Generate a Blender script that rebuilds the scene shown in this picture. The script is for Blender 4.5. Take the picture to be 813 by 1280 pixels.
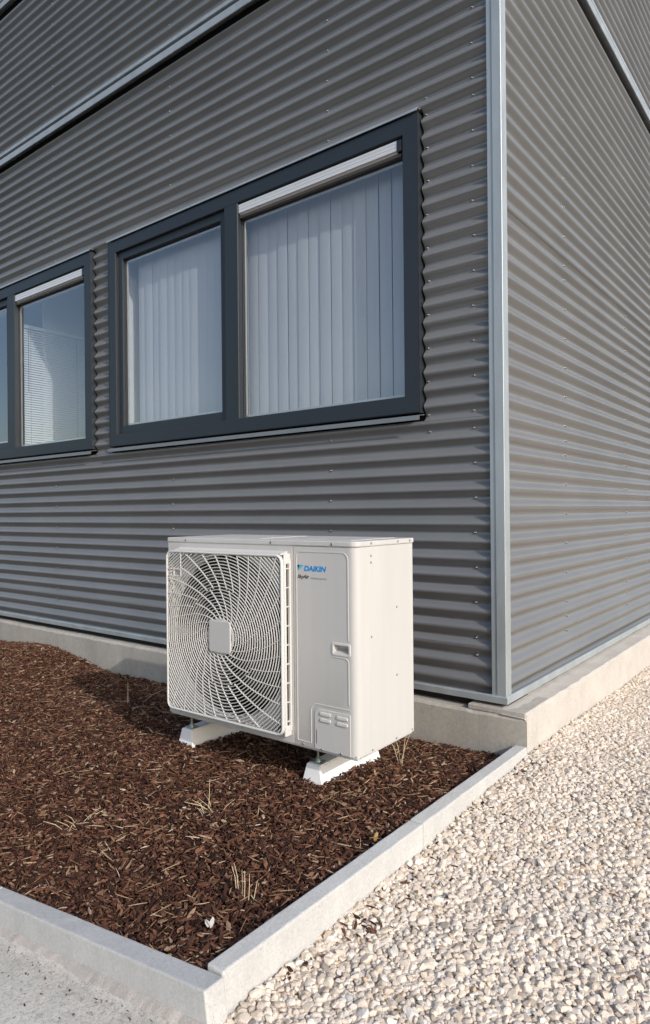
import bpy, bmesh, math, random
import numpy as np
from mathutils import Vector, Matrix
from mathutils import noise as mnoise

PI = math.pi
R = math.radians
rng = np.random.default_rng(7)
random.seed(7)

for o in list(bpy.data.objects):
    bpy.data.objects.remove(o, do_unlink=True)
S = bpy.context.scene
C = S.collection

# ------------------------------------------------------------------ camera
cam = bpy.data.cameras.new('camera')
cam.sensor_fit = 'HORIZONTAL'; cam.sensor_width = 36.0
cam.lens = 843.35 * 36.0 / 813.0
cam.clip_start = 0.05; cam.clip_end = 2000
co = bpy.data.objects.new('camera', cam); C.objects.link(co)
co.matrix_world = (Matrix.Translation((1.3752, -3.2130, 1.2109)) @ Matrix.Rotation(0.6637, 4, 'Z')
                   @ Matrix.Rotation(PI/2 - 0.0006, 4, 'X') @ Matrix.Rotation(-0.0093, 4, 'Z'))
S.camera = co

# ------------------------------------------------------------------ sky and sun
SUN_AZ = R(18.6)          # off the +X axis towards -Y
SUN_EL = R(27.6)
sdir = Vector((math.cos(SUN_EL)*math.cos(SUN_AZ), -math.cos(SUN_EL)*math.sin(SUN_AZ), math.sin(SUN_EL)))
w = bpy.data.worlds.new('World'); S.world = w; w.use_nodes = True
nt = w.node_tree
sky = nt.nodes.new('ShaderNodeTexSky'); sky.sky_type = 'NISHITA'; sky.sun_disc = False
sky.sun_elevation = SUN_EL
sky.sun_rotation = math.atan2(sdir.x, sdir.y)
sky.air_density = 1.0; sky.dust_density = 2.0; sky.ozone_density = 1.0
bg = nt.nodes['Background']; bg.inputs[1].default_value = 0.15
nt.links.new(sky.outputs[0], bg.inputs[0])
sl = bpy.data.lights.new('sun', 'SUN'); sl.energy = 2.4; sl.angle = R(0.5); sl.color = (1.0, 0.975, 0.945)
so = bpy.data.objects.new('sun', sl); C.objects.link(so)
so.rotation_euler = (-sdir).to_track_quat('-Z', 'Y').to_euler()
so.location = (8, -4, 6)
S.view_settings.view_transform = 'Standard'; S.view_settings.look = 'None'
S.view_settings.gamma = 1.0; S.view_settings.use_curve_mapping = False
S.view_settings.exposure = 0.30

# ------------------------------------------------------------------ materials
def mat(name, col, rough=0.5, metal=0.0, spec=0.5):
    m = bpy.data.materials.new(name); m.use_nodes = True
    b = m.node_tree.nodes['Principled BSDF']
    b.inputs['Base Color'].default_value = (*col, 1)
    b.inputs['Roughness'].default_value = rough
    b.inputs['Metallic'].default_value = metal
    b.inputs['Specular IOR Level'].default_value = spec
    return m
def N(m, t): return m.node_tree.nodes.new(t)
def L(m, a, b): m.node_tree.links.new(a, b)
def P(m): return m.node_tree.nodes['Principled BSDF']
def coords(m, scale=(1, 1, 1), kind='Object'):
    tc = N(m, 'ShaderNodeTexCoord'); mp = N(m, 'ShaderNodeMapping'); mp.inputs['Scale'].default_value = scale
    L(m, tc.outputs[kind], mp.inputs[0]); return mp.outputs[0]
def noise(m, vec, scale, detail=6, rough=0.6):
    n = N(m, 'ShaderNodeTexNoise'); n.inputs['Scale'].default_value = scale
    n.inputs['Detail'].default_value = detail; n.inputs['Roughness'].default_value = rough
    L(m, vec, n.inputs['Vector']); return n.outputs[0]
def ramp(m, fac, stops, interp='LINEAR'):
    r = N(m, 'ShaderNodeValToRGB'); r.color_ramp.interpolation = interp
    while len(r.color_ramp.elements) < len(stops): r.color_ramp.elements.new(0.5)
    for e, (p, c) in zip(r.color_ramp.elements, stops):
        e.position = p; e.color = (*c, 1) if len(c) == 3 else c
    L(m, fac, r.inputs[0]); return r.outputs[0]
def mulcol(m, a, b, fac=1.0):
    x = N(m, 'ShaderNodeMix'); x.data_type = 'RGBA'; x.blend_type = 'MULTIPLY'; x.inputs[0].default_value = fac
    L(m, a, x.inputs[6]); L(m, b, x.inputs[7]); return x.outputs[2]
def bump(m, h, strength, dist):
    b = N(m, 'ShaderNodeBump'); b.inputs['Strength'].default_value = strength; b.inputs['Distance'].default_value = dist
    L(m, h, b.inputs['Height']); L(m, b.outputs[0], P(m).inputs['Normal']); return b
def g(v): return (v, v, v)
def tinted(name, col, rough, metal=0.0, amt=0.1, scale=(6, 6, 1.2), rv=0.08, spec=0.5, speck=0.0):
    """painted / plain surface with soft streaky wear in colour and gloss"""
    m = mat(name, col, rough, metal, spec)
    v = coords(m, scale)
    n = noise(m, v, 1.0, 8, 0.65)
    c = ramp(m, n, [(0.25, tuple(x*(1-amt) for x in col)), (0.75, tuple(min(1, x*(1+amt)) for x in col))])
    if speck:
        n2 = noise(m, coords(m), 160, 2, 0.5)
        c = mulcol(m, c, ramp(m, n2, [(0.28, g(1-speck)), (0.36, g(1))]))
    L(m, c, P(m).inputs['Base Color'])
    L(m, ramp(m, n, [(0.2, g(max(0, rough-rv))), (0.8, g(rough+rv))]), P(m).inputs['Roughness'])
    return m

M = {}
M['clad'] = tinted('cladding_paint', (0.262, 0.259, 0.257), 0.36, 0.45, 0.09, (1.6, 1.6, 2.2), 0.06)
M['galv'] = tinted('galvanised_trim', (0.44, 0.475, 0.485), 0.5, 0.5, 0.12, (9, 9, 2.5), 0.1)
M['sillshade'] = tinted('shaded_sill_strip', (0.24, 0.26, 0.275), 0.5, 0.4, 0.12, (9, 9, 2.5), 0.1)  # darker copy of the galvanised trim; shading from its facing is in the colour
M['dark'] = mat('dark_gap', (0.012, 0.012, 0.013), 0.9)
M['frame'] = tinted('anthracite_frame', (0.019, 0.025, 0.032), 0.45, 0.0, 0.08, (2, 2, 2), 0.05)
M['gasket'] = mat('rubber_gasket', (0.02, 0.02, 0.022), 0.6)
M['alu'] = tinted('anodised_aluminium', (0.78, 0.76, 0.74), 0.35, 0.35, 0.04, (2, 2, 2), 0.05)
M['bronze'] = mat('bronze_profile', (0.09, 0.075, 0.065), 0.4, 0.4)
M['spacer'] = mat('spacer_bar', (0.6, 0.6, 0.6), 0.4, 0.5)
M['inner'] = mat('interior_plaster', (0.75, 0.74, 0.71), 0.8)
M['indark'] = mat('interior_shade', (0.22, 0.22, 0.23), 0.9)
M['screw'] = mat('screw_steel', (0.30, 0.30, 0.30), 0.30, 0.9)
M['ivory'] = tinted('ivory_casing', (0.525, 0.51, 0.488), 0.42, 0.0, 0.05, (11, 11, 0.9), 0.06)
M['ivory2'] = tinted('ivory_plastic', (0.59, 0.577, 0.552), 0.45, 0.0, 0.03, (5, 5, 5), 0.05)
M['badge'] = mat('badge_grey', (0.50, 0.49, 0.47), 0.4)
M['fan'] = mat('fan_plastic', (0.02, 0.02, 0.021), 0.5)
M['shroud'] = mat('shroud_metal', (0.035, 0.035, 0.036), 0.5, 0.2)
M['coil'] = mat('coil_fins', (0.012, 0.012, 0.013), 0.8, 0.0)
M['blue'] = mat('logo_blue', (0.0, 0.25, 0.62), 0.4)
M['cyan'] = mat('logo_cyan', (0.0, 0.5, 0.72), 0.4)
M['ink'] = mat('logo_ink', (0.03, 0.03, 0.04), 0.4)
M['inkg'] = mat('logo_grey', (0.28, 0.27, 0.27), 0.4)
M['foot'] = tinted('white_foot', (0.86, 0.86, 0.86), 0.55, 0.0, 0.05, (12, 12, 12), 0.05)
M['zinc'] = mat('zinc_bolt', (0.45, 0.52, 0.48), 0.35, 0.8)
M['straw'] = tinted('dry_straw', (0.52, 0.42, 0.27), 0.8, 0.0, 0.25, (40, 40, 40), 0.05)
M['twig'] = mat('twig_bark', (0.03, 0.022, 0.018), 0.8)
M['paper'] = mat('bleached_leaf', (0.48, 0.46, 0.43), 0.8)
M['leaf'] = tinted('yellow_leaf', (0.26, 0.16, 0.05), 0.6, 0.0, 0.3, (60, 60, 60), 0.05)

def concrete(name, col, amt, sc, bumpd=0.0015, stain=0.0):
    m = mat(name, col, 0.88, 0, 0.3)
    v = coords(m)
    n1 = noise(m, v, 3.0*sc, 8, 0.65); n2 = noise(m, v, 55*sc, 6, 0.7); n3 = noise(m, v, 320, 2, 0.5)
    c = ramp(m, n1, [(0.28, tuple(x*(1-amt) for x in col)), (0.72, tuple(min(1, x*(1+amt*0.6)) for x in col))])
    c = mulcol(m, c, ramp(m, n2, [(0.3, g(0.82)), (0.6, g(1.0))]))
    c = mulcol(m, c, ramp(m, n3, [(0.30, g(0.72)), (0.42, g(1.0))]))
    vo = N(m, 'ShaderNodeTexVoronoi'); vo.inputs['Scale'].default_value = 26; L(m, v, vo.inputs['Vector'])
    pit = ramp(m, vo.outputs[0], [(0.03, g(0.35)), (0.075, g(1.0))])
    wn = noise(m, v, 9, 2, 0.5)
    pm = N(m, 'ShaderNodeMix'); pm.data_type = 'RGBA'; pm.inputs[7].default_value = (1, 1, 1, 1)
    L(m, ramp(m, wn, [(0.5, g(0)), (0.56, g(1))]), pm.inputs[0]); L(m, pit, pm.inputs[6])
    # inverted use: pits only in a few patches
    c = mulcol(m, c, pm.outputs[2], 0.8)
    if stain:
        ns = noise(m, coords(m, (7, 7, 0.8)), 1.0, 7, 0.7)
        c = mulcol(m, c, ramp(m, ns, [(0.3, g(1-stain)), (0.6, g(1.0))]))
    L(m, c, P(m).inputs['Base Color'])
    ad = N(m, 'ShaderNodeMath'); ad.operation = 'ADD'; L(m, n2, ad.inputs[0]); L(m, n3, ad.inputs[1])
    bump(m, ad.outputs[0], 0.6, bumpd)
    return m
M['plinth'] = concrete('plinth_concrete', (0.47, 0.435, 0.385), 0.13, 1.0, 0.0015, 0.16)
M['mortar'] = concrete('ledge_mortar', (0.60, 0.555, 0.50), 0.16, 1.6, 0.003)
M['kerb'] = concrete('kerb_concrete', (0.60, 0.59, 0.565), 0.13, 1.6, 0.002, 0.13)
M['path'] = concrete('path_concrete', (0.74, 0.685, 0.60), 0.22, 2.2, 0.010)
def _grain(m):
    v = coords(m); c0 = P(m).inputs['Base Color'].links[0].from_socket
    vo = N(m, 'ShaderNodeTexVoronoi'); vo.inputs['Scale'].default_value = 95; L(m, v, vo.inputs['Vector'])
    c = mulcol(m, c0, ramp(m, vo.outputs[1], [(0.0, g(0.55)), (0.12, g(0.9)), (0.5, g(1.0))]))
    c = mulcol(m, c, ramp(m, noise(m, v, 210, 3, 0.6), [(0.33, g(0.35)), (0.40, g(1.0))]))
    L(m, c, P(m).inputs['Base Color'])
_grain(M['path'])
def _rough(m):
    v = coords(m)
    n1 = noise(m, v, 70, 8, 0.8); n2 = noise(m, v, 190, 4, 0.7)
    p = ramp(m, n1, [(0.34, g(0.0)), (0.46, g(1.0))])
    ad = N(m, 'ShaderNodeMath'); ad.operation = 'MULTIPLY_ADD'; ad.inputs[1].default_value = 0.6
    L(m, n2, ad.inputs[0]); L(m, p, ad.inputs[2]); bump(m, ad.outputs[0], 1.0, 0.0014)
    c0 = P(m).inputs['Base Color'].links[0].from_socket
    L(m, mulcol(m, c0, ramp(m, n1, [(0.28, g(0.74)), (0.40, g(1.0))])), P(m).inputs['Base Color'])
_rough(M['path'])
M['fillet'] = concrete('mortar_fillet', (0.58, 0.52, 0.465), 0.18, 3.0, 0.004)
M['asphalt'] = concrete('yard_asphalt', (0.06, 0.06, 0.06), 0.2, 0.5, 0.004)
M['sand'] = concrete('gravel_bedding', (0.58, 0.49, 0.40), 0.25, 3.0, 0.006)
M['humus'] = concrete('mulch_bedding', (0.028, 0.017, 0.011), 0.4, 6.0, 0.012)

def random_mat(name, stops, rough, scale=80.0, var=0.35):
    m = mat(name, (0.5, 0.5, 0.5), rough, 0, 0.25)
    oi = N(m, 'ShaderNodeObjectInfo')
    c = ramp(m, oi.outputs['Random'], stops)
    v = coords(m, (1, 1, 1), 'Object')
    n = noise(m, v, scale, 4, 0.7)
    c = mulcol(m, c, ramp(m, n, [(0.3, g(1-var)), (0.65, g(1.0))]))
    L(m, c, P(m).inputs['Base Color'])
    return m
M['stone'] = random_mat('crushed_limestone', [
    (0.00, (0.22, 0.20, 0.19)), (0.015, (0.38, 0.32, 0.26)), (0.05, (0.55, 0.46, 0.37)), (0.20, (0.65, 0.55, 0.45)),
    (0.50, (0.735, 0.632, 0.525)), (0.80, (0.77, 0.68, 0.575)), (0.965, (0.78, 0.72, 0.645)), (0.98, (0.58, 0.42, 0.27)), (1.0, (0.50, 0.48, 0.47))], 0.85, 2.2, 0.15)
M['bark'] = random_mat('bark_chip', [
    (0.00, (0.022, 0.010, 0.007)), (0.25, (0.056, 0.023, 0.014)), (0.55, (0.106, 0.044, 0.026)),
    (0.80, (0.165, 0.073, 0.043)), (0.91, (0.225, 0.115, 0.068)), (0.97, (0.34, 0.22, 0.14)), (1.0, (0.50, 0.38, 0.27))], 0.85, 5.0, 0.45)
M['sliver'] = random_mat('wood_sliver', [
    (0.00, (0.16, 0.085, 0.045)), (0.55, (0.29, 0.175, 0.095)), (0.9, (0.44, 0.31, 0.19)), (1.0, (0.62, 0.54, 0.44))], 0.8, 6.0, 0.3)

def slat_mat():
    m = mat('blind_fabric', (0.72, 0.73, 0.75), 0.7, 0, 0.3)
    v = coords(m, (300, 300, 2)); n = noise(m, v, 1.0, 2, 0.5)
    L(m, ramp(m, n, [(0.3, (0.68, 0.69, 0.71)), (0.7, (0.75, 0.76, 0.78))]), P(m).inputs['Base Color'])
    tr = N(m, 'ShaderNodeBsdfTranslucent'); tr.inputs[0].default_value = (0.6, 0.62, 0.66, 1)
    mx = N(m, 'ShaderNodeMixShader'); mx.inputs[0].default_value = 0.25
    out = m.node_tree.nodes['Material Output']
    L(m, P(m).outputs[0], mx.inputs[1]); L(m, tr.outputs[0], mx.inputs[2]); L(m, mx.outputs[0], out.inputs[0])
    return m
M['slat'] = slat_mat()
M['venetian'] = mat('venetian_slat', (0.86, 0.87, 0.87), 0.4)
def glass_mat():
    m = bpy.data.materials.new('window_glass'); m.use_nodes = True
    nt_ = m.node_tree; nt_.nodes.remove(nt_.nodes['Principled BSDF'])
    tr = N(m, 'ShaderNodeBsdfTransparent'); tr.inputs[0].default_value = (0.88, 0.90, 0.915, 1)
    gl = N(m, 'ShaderNodeBsdfGlossy'); gl.inputs['Roughness'].default_value = 0.008; gl.inputs[0].default_value = (0.95, 0.97, 1.0, 1)
    lw = N(m, 'ShaderNodeLayerWeight'); lw.inputs[0].default_value = 0.5
    pw = N(m, 'ShaderNodeMath'); pw.operation = 'POWER'; pw.inputs[1].default_value = 3.2; L(m, lw.outputs['Facing'], pw.inputs[0])
    ma = N(m, 'ShaderNodeMath'); ma.operation = 'MULTIPLY_ADD'; ma.inputs[1].default_value = 0.86; ma.inputs[2].default_value = 0.14
    L(m, pw.outputs[0], ma.inputs[0])
    mx = N(m, 'ShaderNodeMixShader')
    L(m, ma.outputs[0], mx.inputs[0]); L(m, tr.outputs[0], mx.inputs[1]); L(m, gl.outputs[0], mx.inputs[2])
    L(m, mx.outputs[0], nt_.nodes['Material Output'].inputs[0])
    return m
M['glass'] = glass_mat()

# ------------------------------------------------------------------ helpers
def mesh_obj(name, verts, faces, m, parent=None, smooth=False):
    me = bpy.data.meshes.new(name); me.from_pydata([tuple(v) for v in verts], [], faces); me.update()
    if m is not None: me.materials.append(M[m] if isinstance(m, str) else m)
    if smooth: me.polygons.foreach_set('use_smooth', [True]*len(me.polygons))
    o = bpy.data.objects.new(name, me); C.objects.link(o)
    if parent is not None: o.parent = parent
    return o
def bm_obj(name, bm, m, parent=None, smooth=False):
    me = bpy.data.meshes.new(name); bm.normal_update(); bm.to_mesh(me); bm.free()
    me.materials.append(M[m])
    if smooth: me.polygons.foreach_set('use_smooth', [True]*len(me.polygons))
    o = bpy.data.objects.new(name, me); C.objects.link(o)
    if parent is not None: o.parent = parent
    return o
def empty(name, loc=(0, 0, 0), rz=0.0):
    o = bpy.data.objects.new(name, None); o.empty_display_size = 0.1
    C.objects.link(o); o.location = loc; o.rotation_euler = (0, 0, rz); return o
def tag(o, label, cat, group=None):
    o['label'] = label; o['category'] = cat
    if group: o['group'] = group
    return o
def struct(o): o['kind'] = 'structure'; return o
def stuff(o): o['kind'] = 'stuff'; return o

def bx(bm, x0, x1, y0, y1, z0, z1, bev=0.0, seg=1):
    r = bmesh.ops.create_cube(bm, size=1.0)
    vs = r['verts']
    for v in vs:
        v.co = Vector((x0 if v.co.x < 0 else x1, y0 if v.co.y < 0 else y1, z0 if v.co.z < 0 else z1))
    if bev:
        es = list({e for v in vs for e in v.link_edges})
        bmesh.ops.bevel(bm, geom=es, offset=bev, segments=seg, affect='EDGES', profile=0.5)
def box(name, x0, x1, y0, y1, z0, z1, m, parent=None, bev=0.0, seg=1):
    bm = bmesh.new(); bx(bm, x0, x1, y0, y1, z0, z1, bev, seg); return bm_obj(name, bm, m, parent)
def prism(name, outline, axis, a0, a1, m, parent=None, bev=0.0, seg=2, smooth=False, bevel_ends_only=False):
    """closed 2D outline extruded along an axis: 'z' -> (x,y), 'y' -> (x,z), 'x' -> (y,z)"""
    def p3(u, v, a):
        return {'z': (u, v, a), 'y': (u, a, v), 'x': (a, u, v)}[axis]
    bm = bmesh.new()
    A = [bm.verts.new(p3(u, v, a0)) for u, v in outline]; B = [bm.verts.new(p3(u, v, a1)) for u, v in outline]
    n = len(outline)
    bm.faces.new(A); bm.faces.new(B[::-1])
    for i in range(n):
        j = (i+1) % n; bm.faces.new((A[j], A[i], B[i], B[j]))
    bmesh.ops.recalc_face_normals(bm, faces=bm.faces)
    if bev:
        es = [e for e in bm.edges if (not bevel_ends_only) or (e.verts[0] in set(B) and e.verts[1] in set(B)) or (e.verts[0] in set(A) and e.verts[1] in set(A))]
        bmesh.ops.bevel(bm, geom=es, offset=bev, segments=seg, affect='EDGES', profile=0.5)
    return bm_obj(name, bm, m, parent, smooth)
def rrect(x0, x1, z0, z1, r, n=6):
    pts = []
    rs = r if isinstance(r, (tuple, list)) else (r,)*4     # BL BR TR TL
    for (cx, cz, a, rr) in ((x0, z0, PI, rs[0]), (x1, z0, 1.5*PI, rs[1]), (x1, z1, 0, rs[2]), (x0, z1, 0.5*PI, rs[3])):
        sx = 1 if cx == x0 else -1; sz = 1 if cz == z0 else -1
        if rr <= 0: pts.append((cx, cz)); continue
        for k in range(n+1):
            t = a + 0.5*PI*k/n
            pts.append((cx+sx*rr+rr*math.cos(t), cz+sz*rr+rr*math.sin(t)))
    return pts
class Acc:
    """collects many little solids in one mesh"""
    def __init__(s): s.v = []; s.f = []
    def add(s, V, F):
        b = len(s.v); s.v.extend(V); s.f.extend([tuple(i+b for i in q) for q in F])
    def ribbon(s, pts, width, y0, y1, closed=False):
        """strip of given width following a path in XZ, from y0 (front) to y1 (back)"""
        n = len(pts); V = []; F = []
        for i in range(n):
            a = pts[(i-1) % n] if (closed or i > 0) else pts[i]
            b = pts[(i+1) % n] if (closed or i < n-1) else pts[i]
            d = Vector((b[0]-a[0], b[1]-a[1])); d.normalize(); nx, nz = -d.y*width/2, d.x*width/2
            x, z = pts[i]
            V += [(x+nx, y1, z+nz), (x+nx*0.7, y0, z+nz*0.7), (x-nx*0.7, y0, z-nz*0.7), (x-nx, y1, z-nz)]
        m = n if closed else n-1
        for i in range(m):
            j = (i+1) % n
            for k in range(4):
                k2 = (k+1) % 4
                F.append((4*i+k, 4*j+k, 4*j+k2, 4*i+k2))
        if not closed:
            F += [(0, 1, 2, 3), (4*(n-1)+3, 4*(n-1)+2, 4*(n-1)+1, 4*(n-1))]
        s.add(V, F)
    def dome(s, c, nrm, r, h, n=8):
        nrm = Vector(nrm).normalized(); c = Vector(c)
        t = nrm.orthogonal().normalized(); b = nrm.cross(t)
        V = []
        for (rr, hh) in ((1.0, 0.0), (0.96, 0.45), (0.6, 0.9)):
            for k in range(n):
                a = 2*PI*k/n
                V.append(tuple(c + (t*math.cos(a)+b*math.sin(a))*rr*r + nrm*hh*h))
        V.append(tuple(c+nrm*h))
        F = []
        for q in range(2):
            for k in range(n):
                k2 = (k+1) % n; F.append((q*n+k, q*n+k2, (q+1)*n+k2, (q+1)*n+k))
        for k in range(n): F.append((2*n+k, 2*n+(k+1) % n, 3*n))
        s.add(V, F)
    def tube(s, pts, radii, n=5):
        V = []; F = []
        for i, p in enumerate(pts):
            p = Vector(p)
            d = (Vector(pts[min(i+1, len(pts)-1)])-Vector(pts[max(i-1, 0)])).normalized()
            t = d.orthogonal().normalized(); b = d.cross(t)
            for k in range(n):
                a = 2*PI*k/n; V.append(tuple(p+(t*math.cos(a)+b*math.sin(a))*radii[i]))
        for i in range(len(pts)-1):
            for k in range(n):
                k2 = (k+1) % n; F.append((i*n+k, i*n+k2, (i+1)*n+k2, (i+1)*n+k))
        F.append(tuple(range(n))[::-1]); F.append(tuple((len(pts)-1)*n+k for k in range(n)))
        s.add(V, F)
    def obj(s, name, m, parent=None, smooth=False):
        o = mesh_obj(name, s.v, s.f, m, parent, smooth)
        bm = bmesh.new(); bm.from_mesh(o.data); bmesh.ops.recalc_face_normals(bm, faces=bm.faces); bm.to_mesh(o.data); bm.free()
        return o

# ------------------------------------------------------------------ heights of the ground
def kerb_slope(x): return 0.058 + 0.134*(x-0.124)           # top of the front kerb falls away to the left
def path_z(x):
    return max(kerb_slope(x) - 0.097, -0.42)
def gravel_z(x, y):
    b = float(np.interp(y, [-5, -3, -2.05, -1.05, -.05, .8, 2, 6], [-.09, -.065, -.05, -.034, .018, .004, -.012, -.015]))
    return b + 0.010*mnoise.noise((x*2.2, y*2.2, 3.1)) + 0.006*mnoise.noise((x*6, y*6, 9.1))
CP = np.array([(-9, -.05, .0), (-5, -.05, .01), (-4, -.05, .045), (-3.35, -.05, -.040), (-2.6, -.05, -.043), (-1.5, -.05, -.03), (-.4, -.05, -.028), (.05, -.05, -.008),
    (.06, -.5, .022), (.06, -1, .034), (.06, -1.5, .032), (.05, -2.03, .024), (-.5, -2.04, -.055), (-1, -2.04, -.12), (-2, -2.04, -.23), (-3.5, -2.04, -.31), (-9, -2, -.33),
    (-.42, -1.06, .072), (-.40, -.60, .060), (-1.22, -1.06, .068), (-.8, -1.06, .062), (-.65, -1.48, .035), (-2.3, -.75, .025), (-4, -.8, .04), (-6, -.8, .0), (-2.2, -1.4, -.05), (-4, -1.4, -.12), (-1.3, -1.75, -.06), (-9, -1, -.1)])
def _tps():
    X = CP[:, :2]; n = len(X)
    d = np.linalg.norm(X[:, None]-X[None], axis=2)
    K = np.where(d > 0, d*d*np.log(d+1e-12), 0) + 1e-3*np.eye(n)
    Pm = np.c_[np.ones(n), X]
    A = np.zeros((n+3, n+3)); A[:n, :n] = K; A[:n, n:] = Pm; A[n:, :n] = Pm.T
    return np.linalg.solve(A, np.r_[CP[:, 2], 0, 0, 0])
TW = _tps()
def mulch_np(x, y):
    x = np.asarray(x, float); y = np.asarray(y, float)
    d = np.sqrt((x[..., None]-CP[:, 0])**2 + (y[..., None]-CP[:, 1])**2)
    U = np.where(d > 0, d*d*np.log(d+1e-12), 0)
    return U @ TW[:len(CP)] + TW[-3] + TW[-2]*x + TW[-1]*y
def mulch_z(x, y):
    return float(mulch_np(np.array([x]), np.array([y]))[0]) + 0.014*mnoise.noise((x*3, y*3, 1.3)) + 0.010*mnoise.noise((x*9, y*9, 4.3))

def sheet(name, xs, ys, zf, m):
    V = [(x, y, zf(x, y)) for y in ys for x in xs]; nx = len(xs)
    F = [(j*nx+i, j*nx+i+1, (j+1)*nx+i+1, (j+1)*nx+i) for j in range(len(ys)-1) for i in range(nx-1)]
    return struct(mesh_obj(name, V, F, m, None, True))
# yard far out to the horizon, a little below everything else
sheet('ground', [-900, -60, -12, 12, 60, 900], [-900, -60, -12, 12, 60, 900], lambda x, y: -0.62, 'asphalt')
sheet('gravel_bed', list(np.linspace(0.115, 9, 60)), list(np.linspace(-5, 9.5, 90)), lambda x, y: gravel_z(x, y)-0.012 if x < 8.9 and -4.9 < y < 9.4 else -0.7, 'sand')
sheet('mulch_bed', list(np.linspace(-9, 0.09, 120)), list(np.linspace(-2.075, -0.01, 40)), lambda x, y: mulch_z(x, y)-0.018, 'humus')
def path_h(x, y):
    if y < -3.28: return -0.8
    d = max(0.0, 1-(-2.1222-y)/0.045)
    return path_z(x) + 0.004*mnoise.noise((x*3, y*3, 0)) + (0.012*d if y < -2.10 else -0.2)
sheet('path', list(np.linspace(-9, 0.145, 130)), [-3.3] + list(np.linspace(-3.25, -2.33, 20)) + list(np.linspace(-2.28, -2.115, 14)) + [-2.09], path_h, 'path')

# ------------------------------------------------------------------ building
B = empty('metal_clad_building', (0, 0, 0))
tag(B, 'grey horizontally corrugated metal clad building with silver corner trim and concrete plinth', 'building')
PIT = 0.0909; ZS = 0.3670
AMP = 0.0145
def wave(z): return 0.0185 + AMP*math.cos(2*PI*(z-ZS)/PIT)       # depth behind the trim plane; troughs at ZS + k PIT
def sheet_mesh(u0, u1, z0, z1, off, wall, seed):
    nz = max(2, int(round((z1-z0)/PIT*14))); nu = max(2, int((u1-u0)/0.22)+1)
    us = np.linspace(u0, u1, nu); zs = np.linspace(z0, z1, nz)
    V = []; F = []
    for z in zs:
        lip = 0.0016*max(0, 1-(z-z0)/0.03)
        for u in us:
            d = wave(z) + off - lip + 0.0008*mnoise.noise((u*1.3, z*0.9, 2.0))
            V.append((u, d, z) if wall == 'L' else (-d, u, z))
    for j in range(nz-1):
        for i in range(nu-1):
            a = j*nu+i
            F.append((a, a+1, a+nu+1, a+nu))
    o = mesh_obj('cladding_sheet', V, F, 'clad', B, True)
    md = o.modifiers.new('thickness', 'SOLIDIFY'); md.thickness = 0.0012; md.offset = -1
    me_ = o.modifiers.new('crisp_rim', 'EDGE_SPLIT'); me_.split_angle = R(55)
    return o
W1 = (-3.306, -0.468, 1.745, 3.372)
W2 = (-6.396, -3.558, 1.745, 3.372)
GAP = 0.015
T0 = 4.500; T1 = 4.640; U0 = 5.985; U1 = 6.115; TOP = 7.7
zA, zB = ZS+14.6*PIT, ZS+33.35*PIT        # 1.687 / 3.371
zLow = ZS+1.6*PIT
LX = [-9.0, -6.50, -3.425, -0.006]
sd = 0
ov = 0.012
def sh(u0, u1, z0, z1, off, wall):
    global sd
    sd += 3.7
    sheet_mesh(u0, u1, z0, z1, off, wall, sd)
for i in range(3):
    u0, u1 = LX[i], LX[i+1]
    o_ = 0.0008*(i % 2)
    e0 = u0-(0.0005 if i else 0)
    sh(e0, u1, 0.252, zLow+ov, 0.0030+o_, 'L')
    sh(e0, u1, zLow, zA+0.004, 0.0015+o_, 'L')
    sh(e0, u1, zB-0.004, T0, 0.0+o_, 'L')
    sh(e0, u1, T1+0.03, U0, 0.0+o_, 'L')
    sh(e0, u1, U1+0.02, TOP, 0.0+o_, 'L')
# between and beside the windows
sh(W1[1]+GAP, -0.006, zA, zB+0.004, 0.0007, 'L')
sh(W2[1]+GAP, W1[0]-GAP, zA, zB+0.004, 0.0007, 'L')
sh(-9.0, W2[0]-GAP, zA, zB+0.004, 0.0007, 'L')
# right wall
RZ = [0.252, 0.60, 1.567, 2.759, 3.911, T0]
for a in range(5):
    sh(0.006, 4.62, RZ[a], RZ[a+1]+(ov if a < 4 else 0), 0.0030-0.0007*a, 'R')
    sh(4.60, 9.0, RZ[a], RZ[a+1]+(ov if a < 4 else 0), 0.0046-0.0007*a, 'R')
for (a, b) in ((T1+0.03, U0), (U1+0.02, TOP)):
    sh(0.006, 9.0, a, b, 0.0, 'R')

# screws of the cladding, a few pixels each
A = Acc()
def wallscrew(u, k, wall):
    z = ZS+k*PIT
    u += random.uniform(-.006, .006)
    d = wave(z)-0.001
    if wall == 'L':
        A.dome((u, d+0.001, z), (0, -1, 0), 0.0105, 0.0022, 8); A.dome((u, d-0.001, z), (0, -1, 0), 0.0062, 0.0075, 6)
    else:
        A.dome((-d-0.001, u, z), (1, 0, 0), 0.0105, 0.0022, 8); A.dome((-d+0.001, u, z), (1, 0, 0), 0.0062, 0.0075, 6)
KL = list(range(2, 15, 2)) + [1, 15] + list(range(17, 34, 2)) + [34, 36, 38, 40, 42, 44] + [49, 51, 53, 55, 57, 59, 61]
for u in (-0.168, -1.114, -2.587, -4.180, -5.7, -7.2):
    for k in KL:
        z = ZS+k*PIT
        if any(a-0.03 < u < b+0.03 and c-0.06 < z < d_+0.05 for (a, b, c, d_) in (W1, W2)): continue
        wallscrew(u, k, 'L')
for k in list(range(15, 34, 2))+[14, 34]: wallscrew(W1[1]+0.034, k, 'L')
for u in (0.106, 1.03, 2.455, 3.95, 5.4):
    for k in list(range(1, 14, 2)) + [2, 14, 15] + list(range(17, 27, 2)) + [26] + list(range(28, 39, 2)) + [39, 41, 43, 45] + [49, 51, 53, 55, 57, 59, 61]:
        wallscrew(u, k, 'R')
stuff(A.obj('cladding_screws', 'screw', B, True))

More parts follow.
